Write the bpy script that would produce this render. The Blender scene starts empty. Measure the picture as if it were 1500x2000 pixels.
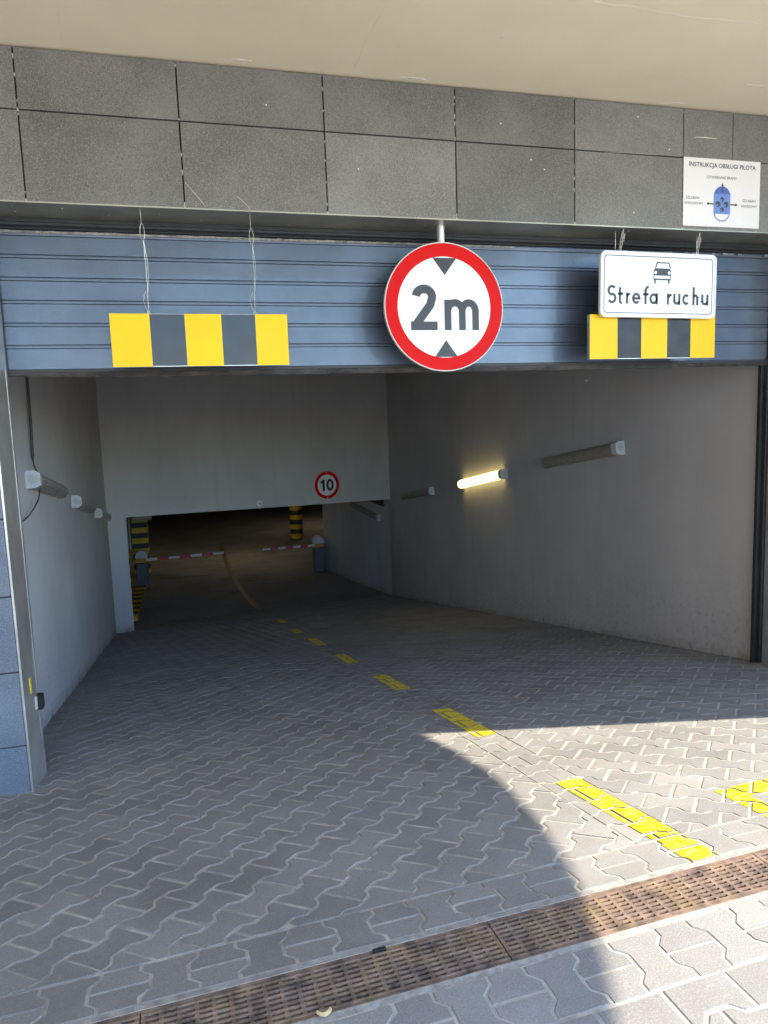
import bpy, math, random
from mathutils import Vector, Matrix
random.seed(7)
sc = bpy.context.scene
COL = sc.collection
R = math.radians

# ------------------------------------------------------------------ camera, sky, sun, exposure
CZ = 1.51
cam = bpy.data.cameras.new('camera'); cam_o = bpy.data.objects.new('camera', cam); COL.objects.link(cam_o)
def cam_axes(yaw, pitch, roll):
    f = Vector((math.sin(yaw)*math.cos(pitch), math.cos(yaw)*math.cos(pitch), -math.sin(pitch)))
    r0 = Vector((math.cos(yaw), -math.sin(yaw), 0)); d0 = f.cross(r0)
    return math.cos(roll)*r0+math.sin(roll)*d0, -math.sin(roll)*r0+math.cos(roll)*d0, f
cr, cd, cf = cam_axes(R(15.073), R(7.074), R(2.043))
m = Matrix.Identity(4)
for i, v in enumerate((cr, -cd, -cf)):
    for k in range(3): m[k][i] = v[k]
m.translation = (0, 0, CZ)
cam_o.matrix_world = m
cam.sensor_fit = 'VERTICAL'; cam.sensor_height = 36; cam.sensor_width = 27
cam.lens = 1390/2000*36
cam.clip_start = .05; cam.clip_end = 2000
sc.camera = cam_o

SUN_AZ, SUN_EL = 112.2, 43.0          # clockwise from +Y
wd = bpy.data.worlds.new('World'); sc.world = wd; wd.use_nodes = True
sky = wd.node_tree.nodes.new('ShaderNodeTexSky'); sky.sky_type = 'NISHITA'; sky.sun_disc = False
sky.sun_elevation = R(SUN_EL); sky.sun_rotation = R(SUN_AZ); sky.air_density = 1.0; sky.dust_density = .2; sky.ozone_density = 4.0
wd.node_tree.links.new(sky.outputs[0], wd.node_tree.nodes['Background'].inputs[0])
wd.node_tree.nodes['Background'].inputs[1].default_value = .15
sun = bpy.data.lights.new('sun', 'SUN'); sun.energy = 2.1; sun.angle = R(.53); sun.color = (1, .885, .71)
sun_o = bpy.data.objects.new('sun', sun); COL.objects.link(sun_o)
SD = Vector((math.sin(R(SUN_AZ))*math.cos(R(SUN_EL)), math.cos(R(SUN_AZ))*math.cos(R(SUN_EL)), math.sin(R(SUN_EL))))
sun_o.rotation_euler = SD.to_track_quat('Z', 'Y').to_euler()
sc.view_settings.view_transform = 'Standard'; sc.view_settings.look = 'None'
sc.view_settings.gamma = 1; sc.view_settings.exposure = 2.66
sc.cycles.max_bounces = 10; sc.cycles.diffuse_bounces = 7
sc.cycles.use_denoising = True

# ------------------------------------------------------------------ helpers
class MB:
    def __init__(s): s.v = []; s.f = []
    def add(s, vs, fs):
        n = len(s.v); s.v += [tuple(p) for p in vs]; s.f += [tuple(i+n for i in f) for f in fs]; return s
    def box(s, x0, x1, y0, y1, z0, z1, bev=0):
        if bev:
            x0, x1 = min(x0, x1), max(x0, x1); y0, y1 = min(y0, y1), max(y0, y1); z0, z1 = min(z0, z1), max(z0, z1)
            b = bev; V = []; idx = {}
            for ix, x in ((0, x0), (1, x1)):
                for iy, y in ((0, y0), (1, y1)):
                    for iz, z in ((0, z0), (1, z1)):
                        sx = b if ix == 0 else -b; sy = b if iy == 0 else -b; sz = b if iz == 0 else -b
                        for k, p in enumerate(((x, y+sy, z+sz), (x+sx, y, z+sz), (x+sx, y+sy, z))):
                            idx[ix, iy, iz, k] = len(V); V.append(p)
            F = []
            g = lambda a, b_, c, k: idx[a, b_, c, k]
            F.append([g(0,0,0,0), g(0,0,1,0), g(0,1,1,0), g(0,1,0,0)]); F.append([g(1,0,0,0), g(1,1,0,0), g(1,1,1,0), g(1,0,1,0)])
            F.append([g(0,0,0,1), g(1,0,0,1), g(1,0,1,1), g(0,0,1,1)]); F.append([g(0,1,0,1), g(0,1,1,1), g(1,1,1,1), g(1,1,0,1)])
            F.append([g(0,0,0,2), g(0,1,0,2), g(1,1,0,2), g(1,0,0,2)]); F.append([g(0,0,1,2), g(1,0,1,2), g(1,1,1,2), g(0,1,1,2)])
            for c in (0, 1):
                for d in (0, 1):
                    q = [g(c,d,0,0), g(c,d,0,1), g(c,d,1,1), g(c,d,1,0)]; F.append(q if c != d else q[::-1])
                    q = [g(c,0,d,0), g(c,1,d,0), g(c,1,d,2), g(c,0,d,2)]; F.append(q if c == d else q[::-1])
                    q = [g(0,c,d,1), g(0,c,d,2), g(1,c,d,2), g(1,c,d,1)]; F.append(q if c == d else q[::-1])
            for a in (0, 1):
                for b_ in (0, 1):
                    for c in (0, 1):
                        t = [g(a,b_,c,0), g(a,b_,c,1), g(a,b_,c,2)]; F.append(t if (a+b_+c) % 2 == 1 else t[::-1])
            return s.add(V, F)
        V = [(x, y, z) for x in (x0, x1) for y in (y0, y1) for z in (z0, z1)]
        return s.add(V, [(0,1,3,2), (4,6,7,5), (0,4,5,1), (2,3,7,6), (0,2,6,4), (1,5,7,3)])
    def prism(s, poly, h0, h1, fr):
        """poly 2d; fr(p, h) -> 3d; caps at h0 and h1"""
        n = len(poly)
        V = [fr(p, h0) for p in poly]+[fr(p, h1) for p in poly]
        F = [tuple(range(n))[::-1], tuple(range(n, 2*n))]+[(i, (i+1) % n, n+(i+1) % n, n+i) for i in range(n)]
        return s.add(V, F)
    def tube(s, pts, r, n=8, cap=True):
        pts = [Vector(p) for p in pts]; base = len(s.v); up = None; V = []
        for i, p in enumerate(pts):
            t = (pts[min(i+1, len(pts)-1)]-pts[max(i-1, 0)]).normalized()
            if up is None:
                up = Vector((0, 0, 1)) if abs(t.z) < .9 else Vector((1, 0, 0))
            a = t.cross(up).normalized(); b = a.cross(t).normalized(); up = b
            rr = r[i] if isinstance(r, (list, tuple)) else r
            for k in range(n):
                q = 2*math.pi*k/n; V.append(p+a*math.cos(q)*rr+b*math.sin(q)*rr)
        F = [(i*n+k, i*n+(k+1) % n, (i+1)*n+(k+1) % n, (i+1)*n+k) for i in range(len(pts)-1) for k in range(n)]
        if cap: F += [tuple(range(n))[::-1], tuple(range((len(pts)-1)*n, len(pts)*n))]
        return s.add(V, F)
    def build(s, name, mat, parent=None, smooth=False):
        me = bpy.data.meshes.new(name); me.from_pydata(s.v, [], s.f); me.update()
        import bmesh
        bm = bmesh.new(); bm.from_mesh(me); bmesh.ops.recalc_face_normals(bm, faces=bm.faces); bm.to_mesh(me); bm.free()
        if smooth:
            me.polygons.foreach_set('use_smooth', [True]*len(me.polygons))
            me.set_sharp_from_angle(angle=R(40))
        me.materials.append(M[mat])
        o = bpy.data.objects.new(name, me); COL.objects.link(o)
        if parent: o.parent = parent
        return o
def empty(name, mat4=None):
    o = bpy.data.objects.new(name, None); COL.objects.link(o); o.empty_display_size = .1
    if mat4 is not None: o.matrix_world = mat4
    return o
def tag(o, label, cat, group=None, kind=None):
    o['label'] = label; o['category'] = cat
    if group: o['group'] = group
    if kind: o['kind'] = kind
    return o
def frame(p, ang, tilt=0):
    """origin p, local x at angle ang in plan, tilted by slope angle (positive = x rises)"""
    return Matrix.Translation(p) @ Matrix.Rotation(ang, 4, 'Z') @ Matrix.Rotation(-tilt, 4, 'Y')
FXZ = lambda y: (lambda p, h: (p[0], y-h, p[1]))      # facade-parallel frame: h = towards the viewer
LXZ = lambda p, h: (p[0], -h, p[1])                   # same, local at y = 0
def circ(cx, cy, r, n=48, ry=None): return [(cx+r*math.cos(2*math.pi*i/n), cy+(ry or r)*math.sin(2*math.pi*i/n)) for i in range(n)]
def rrect(x0, x1, y0, y1, r, n=6):
    o = []
    for cx, cy, a in ((x1-r, y1-r, 0), (x0+r, y1-r, 90), (x0+r, y0+r, 180), (x1-r, y0+r, 270)):
        o += [(cx+r*math.cos(R(a+90*i/n)), cy+r*math.sin(R(a+90*i/n))) for i in range(n+1)]
    return o
def arc(cx, cy, r, a0, a1, n=12, ry=None): return [(cx+r*math.cos(R(a0+(a1-a0)*i/n)), cy+(ry or r)*math.sin(R(a0+(a1-a0)*i/n))) for i in range(n+1)]
def ring(mb, outer, inner, h, fr, h0=0):
    n = len(outer)
    V = [fr(p, h) for p in outer]+[fr(p, h) for p in inner]+[fr(p, h0) for p in outer]+[fr(p, h0) for p in inner]
    F = []
    for i in range(n):
        j = (i+1) % n
        F += [(i, j, n+j, n+i), (i, 2*n+i, 2*n+j, j), (n+i, n+j, 3*n+j, 3*n+i)]
    mb.add(V, F)
def stroke(mb, pts, w, h, fr, h0=0):
    P = [Vector((p[0], p[1])) for p in pts]; L = []; Rr = []
    for i, p in enumerate(P):
        a = (P[i]-P[i-1]).normalized() if i else None; b = (P[i+1]-P[i]).normalized() if i < len(P)-1 else None
        if a is None: n = Vector((-b.y, b.x)); k = 1
        elif b is None: n = Vector((-a.y, a.x)); k = 1
        else:
            na, nb = Vector((-a.y, a.x)), Vector((-b.y, b.x)); n = (na+nb)
            if n.length < 1e-6: n = na
            n.normalize(); k = 1/max(.45, n.dot(na))
        L.append(p+n*w/2*k); Rr.append(p-n*w/2*k)
    n = len(P)
    V = [fr(p, h) for p in L]+[fr(p, h) for p in Rr]+[fr(p, h0) for p in L]+[fr(p, h0) for p in Rr]
    F = []
    for i in range(n-1):
        F += [(i, i+1, n+i+1, n+i), (i, 2*n+i, 2*n+i+1, i+1), (n+i, n+i+1, 3*n+i+1, 3*n+i)]
    F += [(0, n, 3*n, 2*n), (n-1, 3*n-1, 4*n-1, 2*n-1)]
    mb.add(V, F)

# ------------------------------------------------------------------ materials
M = {}
def mat(name, col, rough=.6, metal=0, spec=.5, var=.12, scale=6, bump=0, bscale=200, speck=0, sscale=400, tint=None, obj_rand=0, coords='Object', detail=6, dirt=0, dcol=(.05, .045, .04), dscale=1.2, wave=0, coat=0):
    mt = bpy.data.materials.new(name); mt.use_nodes = True; nt = mt.node_tree; N = nt.nodes; L = nt.links
    b = N['Principled BSDF']; b.inputs['Roughness'].default_value = rough; b.inputs['Metallic'].default_value = metal
    b.inputs['Specular IOR Level'].default_value = spec; b.inputs['Coat Weight'].default_value = coat
    tc = N.new('ShaderNodeTexCoord'); g = N.new('ShaderNodeNewGeometry')
    co = g.outputs['Position'] if coords == 'World' else tc.outputs['Object']
    def noise(s, d=detail, r=.6):
        n = N.new('ShaderNodeTexNoise'); n.inputs['Scale'].default_value = s; n.inputs['Detail'].default_value = d; n.inputs['Roughness'].default_value = r
        L.new(co, n.inputs['Vector']); return n.outputs['Fac']
    def mix(fac, a, bb, mode='MIX'):
        x = N.new('ShaderNodeMix'); x.data_type = 'RGBA'; x.blend_type = mode
        for s, val in ((0, fac), (6, a), (7, bb)):
            if isinstance(val, (int, float)): x.inputs[s].default_value = val
            elif isinstance(val, tuple): x.inputs[s].default_value = (*val, 1)
            else: L.new(val, x.inputs[s])
        return x.outputs[2]
    def ramp(f, a, c):
        x = N.new('ShaderNodeMapRange'); L.new(f, x.inputs[0]); x.inputs[1].default_value = a; x.inputs[2].default_value = c; return x.outputs[0]
    lo = tuple(c*(1-var*1.6) for c in col); hi = tuple(min(1, c*(1+var*1.6)) for c in (tint or col))
    c = mix(ramp(noise(scale), .3, .7), lo, hi)
    if speck:
        n = noise(sscale, 2, .7); dk = tuple(x*(1-speck) for x in col); lt = tuple(min(1, x*(1+speck*1.3)) for x in col)
        c = mix(ramp(n, .56, .66), mix(ramp(n, .33, .42), dk, c), lt)
    if dirt:
        f = ramp(noise(dscale, 8, .65), .48, .75); x = N.new('ShaderNodeMath'); x.operation = 'MULTIPLY'; L.new(f, x.inputs[0]); x.inputs[1].default_value = dirt
        c = mix(x.outputs[0], c, dcol)
    if obj_rand:
        oi = N.new('ShaderNodeObjectInfo'); at = N.new('ShaderNodeAttribute'); at.attribute_name = 'tone'
        s = N.new('ShaderNodeMath'); s.operation = 'ADD'; L.new(oi.outputs['Random'], s.inputs[0]); L.new(at.outputs['Fac'], s.inputs[1])
        fr = N.new('ShaderNodeMath'); fr.operation = 'FRACT'; L.new(s.outputs[0], fr.inputs[0])
        mr = N.new('ShaderNodeMapRange'); L.new(fr.outputs[0], mr.inputs[0]); mr.inputs[3].default_value = 1-obj_rand; mr.inputs[4].default_value = 1+obj_rand
        h = N.new('ShaderNodeVectorMath'); h.operation = 'SCALE'; L.new(c, h.inputs[0]); L.new(mr.outputs[0], h.inputs['Scale']); c = h.outputs[0]
    L.new(c, b.inputs['Base Color'])
    rv = ramp(noise(scale*2.3), .2, .8); mm = N.new('ShaderNodeMapRange'); L.new(rv, mm.inputs[0]); mm.inputs[3].default_value = max(.02, rough-.08); mm.inputs[4].default_value = min(1, rough+.08); L.new(mm.outputs[0], b.inputs['Roughness'])
    if bump:
        bp = N.new('ShaderNodeBump'); bp.inputs['Strength'].default_value = bump; bp.inputs['Distance'].default_value = .004
        L.new(noise(bscale, 4, .65), bp.inputs['Height']); L.new(bp.outputs[0], b.inputs['Normal'])
    M[name] = mt; return mt
def paint_worn(name, col, under, amount=.5, scale=35):
    mat(name, col, rough=.6, var=.05, scale=10, coords='World')
    nt = M[name].node_tree; N = nt.nodes; L = nt.links; b = N['Principled BSDF']
    src = b.inputs['Base Color'].links[0].from_socket
    g = [n for n in N if n.type == 'NEW_GEOMETRY'][0]
    n = N.new('ShaderNodeTexNoise'); n.inputs['Scale'].default_value = scale; n.inputs['Detail'].default_value = 9; n.inputs['Roughness'].default_value = .75; L.new(g.outputs['Position'], n.inputs['Vector'])
    mr = N.new('ShaderNodeMapRange'); L.new(n.outputs['Fac'], mr.inputs[0]); mr.inputs[1].default_value = .50; mr.inputs[2].default_value = .66; mr.inputs[4].default_value = amount
    x = N.new('ShaderNodeMix'); x.data_type = 'RGBA'; L.new(mr.outputs[0], x.inputs[0]); L.new(src, x.inputs[6]); x.inputs[7].default_value = (*under, 1)
    L.new(x.outputs[2], b.inputs['Base Color'])
mat('paver', (.245, .24, .232), .82, var=.10, scale=2.2, speck=.26, sscale=210, bump=.5, bscale=300, obj_rand=.11, coords='World', dirt=.4, dcol=(.13, .125, .12), dscale=.7, spec=.35)
mat('joint_sand', (.40, .38, .345), .95, var=.25, scale=14, bump=.5, bscale=300, coords='World', dirt=.35, dcol=(.25, .23, .2), dscale=1.5, spec=.2)
mat('mortar', (.33, .32, .30), .95, var=.2, scale=30, bump=.8, bscale=250, coords='World', spec=.2)
mat('ground', (.50, .475, .43), .9, var=.12, scale=.6, bump=.2, bscale=60, coords='World')  # unseen ground, paled to bounce more light onto the canopy ceiling
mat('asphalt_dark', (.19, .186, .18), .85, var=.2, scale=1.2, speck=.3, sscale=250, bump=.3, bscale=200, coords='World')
mat('granite', (.16, .156, .140), .62, var=.14, scale=2.5, speck=.55, sscale=210, bump=.22, bscale=260, coords='World', dirt=.45, dcol=(.245, .245, .225), dscale=2.2, obj_rand=.15, spec=.4)
mat('granite_sky_tint', (.135, .165, .21), .5, var=.14, scale=2.5, speck=.5, sscale=260, bump=.2, bscale=300, coords='World', dirt=.25, dcol=(.25, .25, .25), dscale=1.6, obj_rand=.06)  # same stone as the facade, with blue skylight put into the colour
mat('gap_dark', (.02, .018, .015), .9, var=.1)
mat('grout', (.42, .41, .39), .95, var=.2, scale=30, coords='World')
mat('plaster_beige', (.88, .78, .58), .9, var=.05, scale=.9, bump=.10, bscale=12, coords='World', dirt=.16, dcol=(.9, .83, .67), dscale=1.1)
mat('plaster_added', (.34, .30, .25), .9, var=.06, scale=.9, coords='World')
mat('plaster_grey', (.50, .49, .49), .88, var=.06, scale=1.1, bump=.12, bscale=90, coords='World', dirt=.16, dcol=(.36, .35, .34), dscale=.8)
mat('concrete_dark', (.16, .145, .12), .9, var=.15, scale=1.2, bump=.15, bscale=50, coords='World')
mat('zinc_soffit', (.36, .34, .28), .42, metal=.75, var=.14, scale=3, bump=.05, bscale=30, coords='World')
mat('steel', (.62, .61, .59), .4, metal=.8, var=.12, scale=5, bump=.06, bscale=60, coords='World')
mat('galv', (.6, .6, .57), .38, metal=.8, var=.1, scale=12)
mat('shutter', (.080, .106, .148), .33, metal=.5, spec=.75, var=.16, scale=2.2, bump=.40, bscale=150, coords='World', coat=.25)
mat('shutter_dark', (.022, .025, .028), .5, var=.15, scale=6, coords='World')
mat('rubber', (.045, .04, .038), .85, var=.35, scale=14, bump=.5, bscale=60, coords='World', dirt=.6, dcol=(.12, .11, .1), dscale=5)
mat('dusty_seal', (.30, .28, .25), .9, var=.3, scale=25, bump=.5, bscale=80, coords='World')
mat('yellow_film', (.87, .55, .004), .45, var=.03, scale=3, spec=.25)
mat('black_film_matt', (.02, .02, .024), .3, var=.1, scale=4, spec=.25)
mat('black_film', (.022, .022, .026), .2, var=.1, scale=4, spec=.38, bump=.03, bscale=14)
mat('sign_white', (.80, .81, .80), .4, var=.03, scale=4)
mat('sign_red', (.62, .006, .006), .5, var=.04, scale=4, spec=.12)
mat('sign_black', (.022, .022, .026), .4, var=.1, scale=6)
mat('sign_grey_edge', (.62, .60, .57), .45, var=.05)
mat('paper', (.80, .77, .75), .55, var=.015, scale=3)
mat('ink', (.06, .06, .065), .7, var=.05)
mat('print_blue', (.13, .24, .58), .5, var=.06, scale=20)
mat('print_blue_dark', (.07, .13, .40), .5, var=.06, scale=20)
mat('print_grey', (.42, .43, .47), .5, var=.03)
mat('wire', (.62, .60, .55), .35, metal=.8, var=.1)
mat('housing_grey', (.42, .42, .40), .55, var=.08, scale=8)
mat('diffuser', (.29, .275, .235), .3, var=.1, scale=10, dirt=.35, dcol=(.16, .14, .11), dscale=6, spec=.6)
mat('cap_clear', (.55, .58, .6), .25, var=.08, spec=.7)
mat('cable', (.05, .048, .045), .6, var=.1)
mat('conduit', (.45, .45, .43), .6, var=.12, scale=8, coords='World')
mat('rust', (.11, .074, .054), .8, metal=0, var=.35, scale=18, bump=.7, bscale=220, coords='World', dirt=.65, dcol=(.34, .23, .10), dscale=7, tint=(.17, .115, .085))
mat('channel_dark', (.015, .012, .01), .95, var=.2, scale=20)
mat('barrier_grey', (.11, .12, .14), .45, var=.08)
mat('barrier_orange', (.75, .30, .02), .4, var=.05)
mat('barrier_silver', (.62, .64, .66), .35, var=.06)
mat('arm_white', (.80, .78, .76), .4, var=.04)
mat('arm_red', (.75, .05, .07), .4, var=.04)
mat('stripe_yellow', (.72, .45, .02), .5, var=.08, scale=8)
mat('stripe_black', (.03, .03, .03), .5, var=.1)
mat('yellow_plastic', (.85, .60, .01), .35, var=.03)
mat('black_plastic', (.016, .016, .018), .55, var=.08, spec=.25)
mat('white_plastic', (.78, .78, .76), .4, var=.04)
mat('leaf_dry', (.62, .47, .25), .7, var=.15, scale=40)
mat('chip', (.78, .74, .66), .9, var=.1, scale=30)
paint_worn('road_yellow', (.80, .62, .004), (.30, .28, .23), .85, 48)
paint_worn('road_yellow_old', (.13, .10, .035), (.12, .11, .1), .85, 12)
def oil(name):
    nt = M[name].node_tree; N = nt.nodes; L = nt.links; b = N['Principled BSDF']; src = b.inputs['Base Color'].links[0].from_socket
    g = [n for n in N if n.type == 'NEW_GEOMETRY'][0]
    v = N.new('ShaderNodeTexVoronoi'); v.inputs['Scale'].default_value = 1.5; v.inputs['Randomness'].default_value = 1
    nz = N.new('ShaderNodeTexNoise'); nz.inputs['Scale'].default_value = 18; nz.inputs['Detail'].default_value = 5; L.new(g.outputs['Position'], nz.inputs['Vector'])
    ad = N.new('ShaderNodeMath'); ad.operation = 'MULTIPLY_ADD'; L.new(nz.outputs['Fac'], ad.inputs[0]); ad.inputs[1].default_value = .09
    L.new(g.outputs['Position'], v.inputs['Vector']); L.new(v.outputs['Distance'], ad.inputs[2])
    mr = N.new('ShaderNodeMapRange'); L.new(ad.outputs[0], mr.inputs[0]); mr.inputs[1].default_value = .07; mr.inputs[2].default_value = .12; mr.inputs[3].default_value = .5; mr.inputs[4].default_value = 0
    x = N.new('ShaderNodeMix'); x.data_type = 'RGBA'; L.new(mr.outputs[0], x.inputs[0]); L.new(src, x.inputs[6]); x.inputs[7].default_value = (.085, .08, .075, 1)
    L.new(x.outputs[2], b.inputs['Base Color'])
oil('paver')
def grime(name):
    nt = M[name].node_tree; N = nt.nodes; L = nt.links; b = N['Principled BSDF']; src = b.inputs['Base Color'].links[0].from_socket
    g = [n for n in N if n.type == 'NEW_GEOMETRY'][0]; sp = N.new('ShaderNodeSeparateXYZ'); L.new(g.outputs['Position'], sp.inputs[0])
    def mth(op, a, bb=None):
        x = N.new('ShaderNodeMath'); x.operation = op; x.use_clamp = op == 'MULTIPLY'
        for i, v in enumerate((a, bb)):
            if v is None: continue
            if isinstance(v, (int, float)): x.inputs[i].default_value = v
            else: L.new(v, x.inputs[i])
        return x.outputs[0]
    def mr(f, a, c, lo=0, hi=1):
        x = N.new('ShaderNodeMapRange'); L.new(f, x.inputs[0]); x.inputs[1].default_value = a; x.inputs[2].default_value = c; x.inputs[3].default_value = lo; x.inputs[4].default_value = hi; return x.outputs[0]
    def nz(sc_, d, stretch=None):
        n = N.new('ShaderNodeTexNoise'); n.inputs['Scale'].default_value = sc_; n.inputs['Detail'].default_value = d; n.inputs['Roughness'].default_value = .65
        if stretch:
            mp = N.new('ShaderNodeMapping'); mp.inputs['Scale'].default_value = stretch; L.new(g.outputs['Position'], mp.inputs[0]); L.new(mp.outputs[0], n.inputs['Vector'])
        else: L.new(g.outputs['Position'], n.inputs['Vector'])
        return n.outputs['Fac']
    yy = mth('MINIMUM', sp.outputs['Y'], 13.75)
    h = mth('ADD', sp.outputs['Z'], mth('MULTIPLY_ADD', yy, .17)) if False else None
    a_ = N.new('ShaderNodeMath'); a_.operation = 'MULTIPLY_ADD'; L.new(yy, a_.inputs[0]); a_.inputs[1].default_value = .17; a_.inputs[2].default_value = -.31
    h = mth('ADD', sp.outputs['Z'], a_.outputs[0])
    band = mth('MULTIPLY', mth('MULTIPLY', mr(h, .0, .13, 1, 0), mr(nz(9, 8), .30, .66)), .8)
    splash = mth('MULTIPLY', mr(h, .0, .9, .55, 0), mr(nz(26, 6), .52, .66))
    streak = mth('MULTIPLY', mr(nz(1.6, 7, (5, 5, .35)), .52, .78), .3)
    scuff = mth('MULTIPLY', mth('MULTIPLY', mr(nz(2.2, 9, (1, .6, 9)), .63, .70), mr(h, .2, .9, 1, 0)), .5)
    def mix(f, a, col):
        x = N.new('ShaderNodeMix'); x.data_type = 'RGBA'; L.new(f, x.inputs[0]); L.new(a, x.inputs[6]); x.inputs[7].default_value = (*col, 1); return x.outputs[2]
    c = mix(streak, src, (.33, .315, .30)); c = mix(scuff, c, (.17, .165, .16)); c = mix(splash, c, (.25, .225, .195)); c = mix(band, c, (.14, .115, .09))
    L.new(c, b.inputs['Base Color'])
grime('plaster_grey')
lit = bpy.data.materials.new('tube_lit'); lit.use_nodes = True
b = lit.node_tree.nodes['Principled BSDF']; b.inputs['Base Color'].default_value = (.8, .75, .55, 1)
b.inputs['Emission Color'].default_value = (1, .76, .26, 1); b.inputs['Emission Strength'].default_value = 1.0; M['tube_lit'] = lit
lg = lit.copy(); lg.name = 'garage_fill_glow'; lg.node_tree.nodes['Principled BSDF'].inputs['Emission Strength'].default_value = 4.2; lg.node_tree.nodes['Principled BSDF'].inputs['Emission Color'].default_value = (1, .82, .52, 1); M['garage_fill_glow'] = lg  # glow of the added fill lamps in the garage

# ------------------------------------------------------------------ ramp frame
PHI = R(1.9); SL = .17; TH = math.atan(SL); CT = math.cos(TH)
O = Vector((0, 1.832, 0))
ea = Vector((math.cos(PHI), math.sin(PHI), 0)); eb = Vector((-math.sin(PHI), math.cos(PHI), 0))
def gp(a, b): return O+ea*a+eb*b                               # plan -> world at level 0
def ramp_z(x, y):
    b = (Vector((x, y, 0))-O).dot(eb); return -SL*min(max(b, 0), B_END)
B_END = 11.95
RAMP_M = Matrix.Translation(O) @ Matrix.Rotation(PHI, 4, 'Z') @ Matrix.Rotation(-TH, 4, 'X')   # local: a, s (along slope), up
LEV_M = Matrix.Translation(O) @ Matrix.Rotation(PHI, 4, 'Z')
S_END = B_END/CT
ZF = -SL*B_END                                               # garage floor level

# ground to the horizon, with the forecourt sheet 4 mm above it
g = MB()
far = 400
c = [gp(-far, -.2), gp(far, -.2), gp(far, -far), gp(-far, -far)]
g.add([(p.x, p.y, -.016) for p in c], [(3, 2, 1, 0)])
c = [gp(-far, -.0), gp(-3.4, 0), gp(-3.4, 5), gp(-far, 5)]; g.add([(p.x, p.y, -.016) for p in c], [(0, 1, 2, 3)])
c = [gp(7, 0), gp(far, 0), gp(far, 5), gp(7, 5)]; g.add([(p.x, p.y, -.016) for p in c], [(0, 1, 2, 3)])
c = [gp(-far, -.2), gp(-3.4, -.2), gp(-3.4, 0), gp(-far, 0)]; g.add([(p.x, p.y, -.016) for p in c], [(0, 1, 2, 3)])
c = [gp(7, -.2), gp(far, -.2), gp(far, 0), gp(7, 0)]; g.add([(p.x, p.y, -.016) for p in c], [(0, 1, 2, 3)])
ground = tag(g.build('ground', 'ground'), 'paved ground stretching away outside the garage entrance, paled to bounce light', 'ground', kind='structure')

# ---- paving
PV, PL, AMP, JW = .135, .200, .0145, .009
def wave(u):                                                  # joint wave, period PL; +1 round stone ends
    t = (u/PL+.5) % 1*PL-PL/2; t = abs(t)
    if t < .0355: return 1
    if t < .0645: return 1-(t-.0355)/.0145
    return -1
def stone_poly(u0, v0, half=0):
    """I-shaped stone centred at (u0, v0); half: -1 / +1 gives the lower / upper half"""
    h = PL/2-JW/2; us = [-h, -.0645, -.0355, .0355, .0645, h]
    if half < 0: us = [-h, -.0645, -.0355, -JW/2]
    if half > 0: us = [JW/2, .0355, .0645, h]
    hw = lambda u: PV/2+AMP*wave(u+PL/2)-JW/2
    return [(u0+u, v0-hw(u)) for u in us]+[(u0+u, v0+hw(u)) for u in reversed(us)]
def clip(poly, nx, ny, d):                                    # keep nx*x+ny*y >= d
    out = []; n = len(poly)
    for i in range(n):
        p, q = poly[i], poly[(i+1) % n]; a = nx*p[0]+ny*p[1]-d; b_ = nx*q[0]+ny*q[1]-d
        if a >= 0: out.append(p)
        if (a >= 0) != (b_ >= 0):
            t = a/(a-b_); out.append((p[0]+t*(q[0]-p[0]), p[1]+t*(q[1]-p[1])))
    res = []
    for p in out:
        if not res or math.hypot(p[0]-res[-1][0], p[1]-res[-1][1]) > 1e-4: res.append(p)
    if len(res) > 1 and math.hypot(res[0][0]-res[-1][0], res[0][1]-res[-1][1]) < 1e-4: res.pop()
    return res
def area(p): return sum(p[i][0]*p[(i+1) % len(p)][1]-p[(i+1) % len(p)][0]*p[i][1] for i in range(len(p)))/2
def inset(poly, d):
    n = len(poly); out = []
    for i in range(n):
        p0, p, p1 = (Vector(poly[i-1]), Vector(poly[i]), Vector(poly[(i+1) % n]))
        a = (p-p0); b_ = (p1-p)
        if a.length < 1e-6 or b_.length < 1e-6: out.append(tuple(p)); continue
        a.normalize(); b_.normalize(); na = Vector((-a.y, a.x)); nb = Vector((-b_.y, b_.x)); m_ = na+nb
        if m_.length < .2: m_ = na
        m_.normalize(); k = min(2.0, 1/max(.3, m_.dot(na))); out.append(tuple(p+m_*d*k))
    return out
def stone_geo(poly, dz=0, tx=0, ty=0):
    if area(poly) < 0: poly = poly[::-1]
    n = len(poly); per = sum(math.hypot(poly[i][0]-poly[i-1][0], poly[i][1]-poly[i-1][1]) for i in range(n))
    top = inset(poly, .0042 if area(poly) > .019 else .0006); cx = sum(p[0] for p in poly)/n; cy = sum(p[1] for p in poly)/n
    z = lambda p, h: h+dz+(p[0]-cx)*tx+(p[1]-cy)*ty
    V = [(*p, z(p, 0)) for p in top]+[(*p, z(p, -.0035)) for p in poly]+[(*p, -.03) for p in poly]
    F = [tuple(range(n))]
    for i in range(n):
        j = (i+1) % n; F += [(i, n+i, n+j, j), (n+i, 2*n+i, 2*n+j, n+j)]
    return V, F
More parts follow.
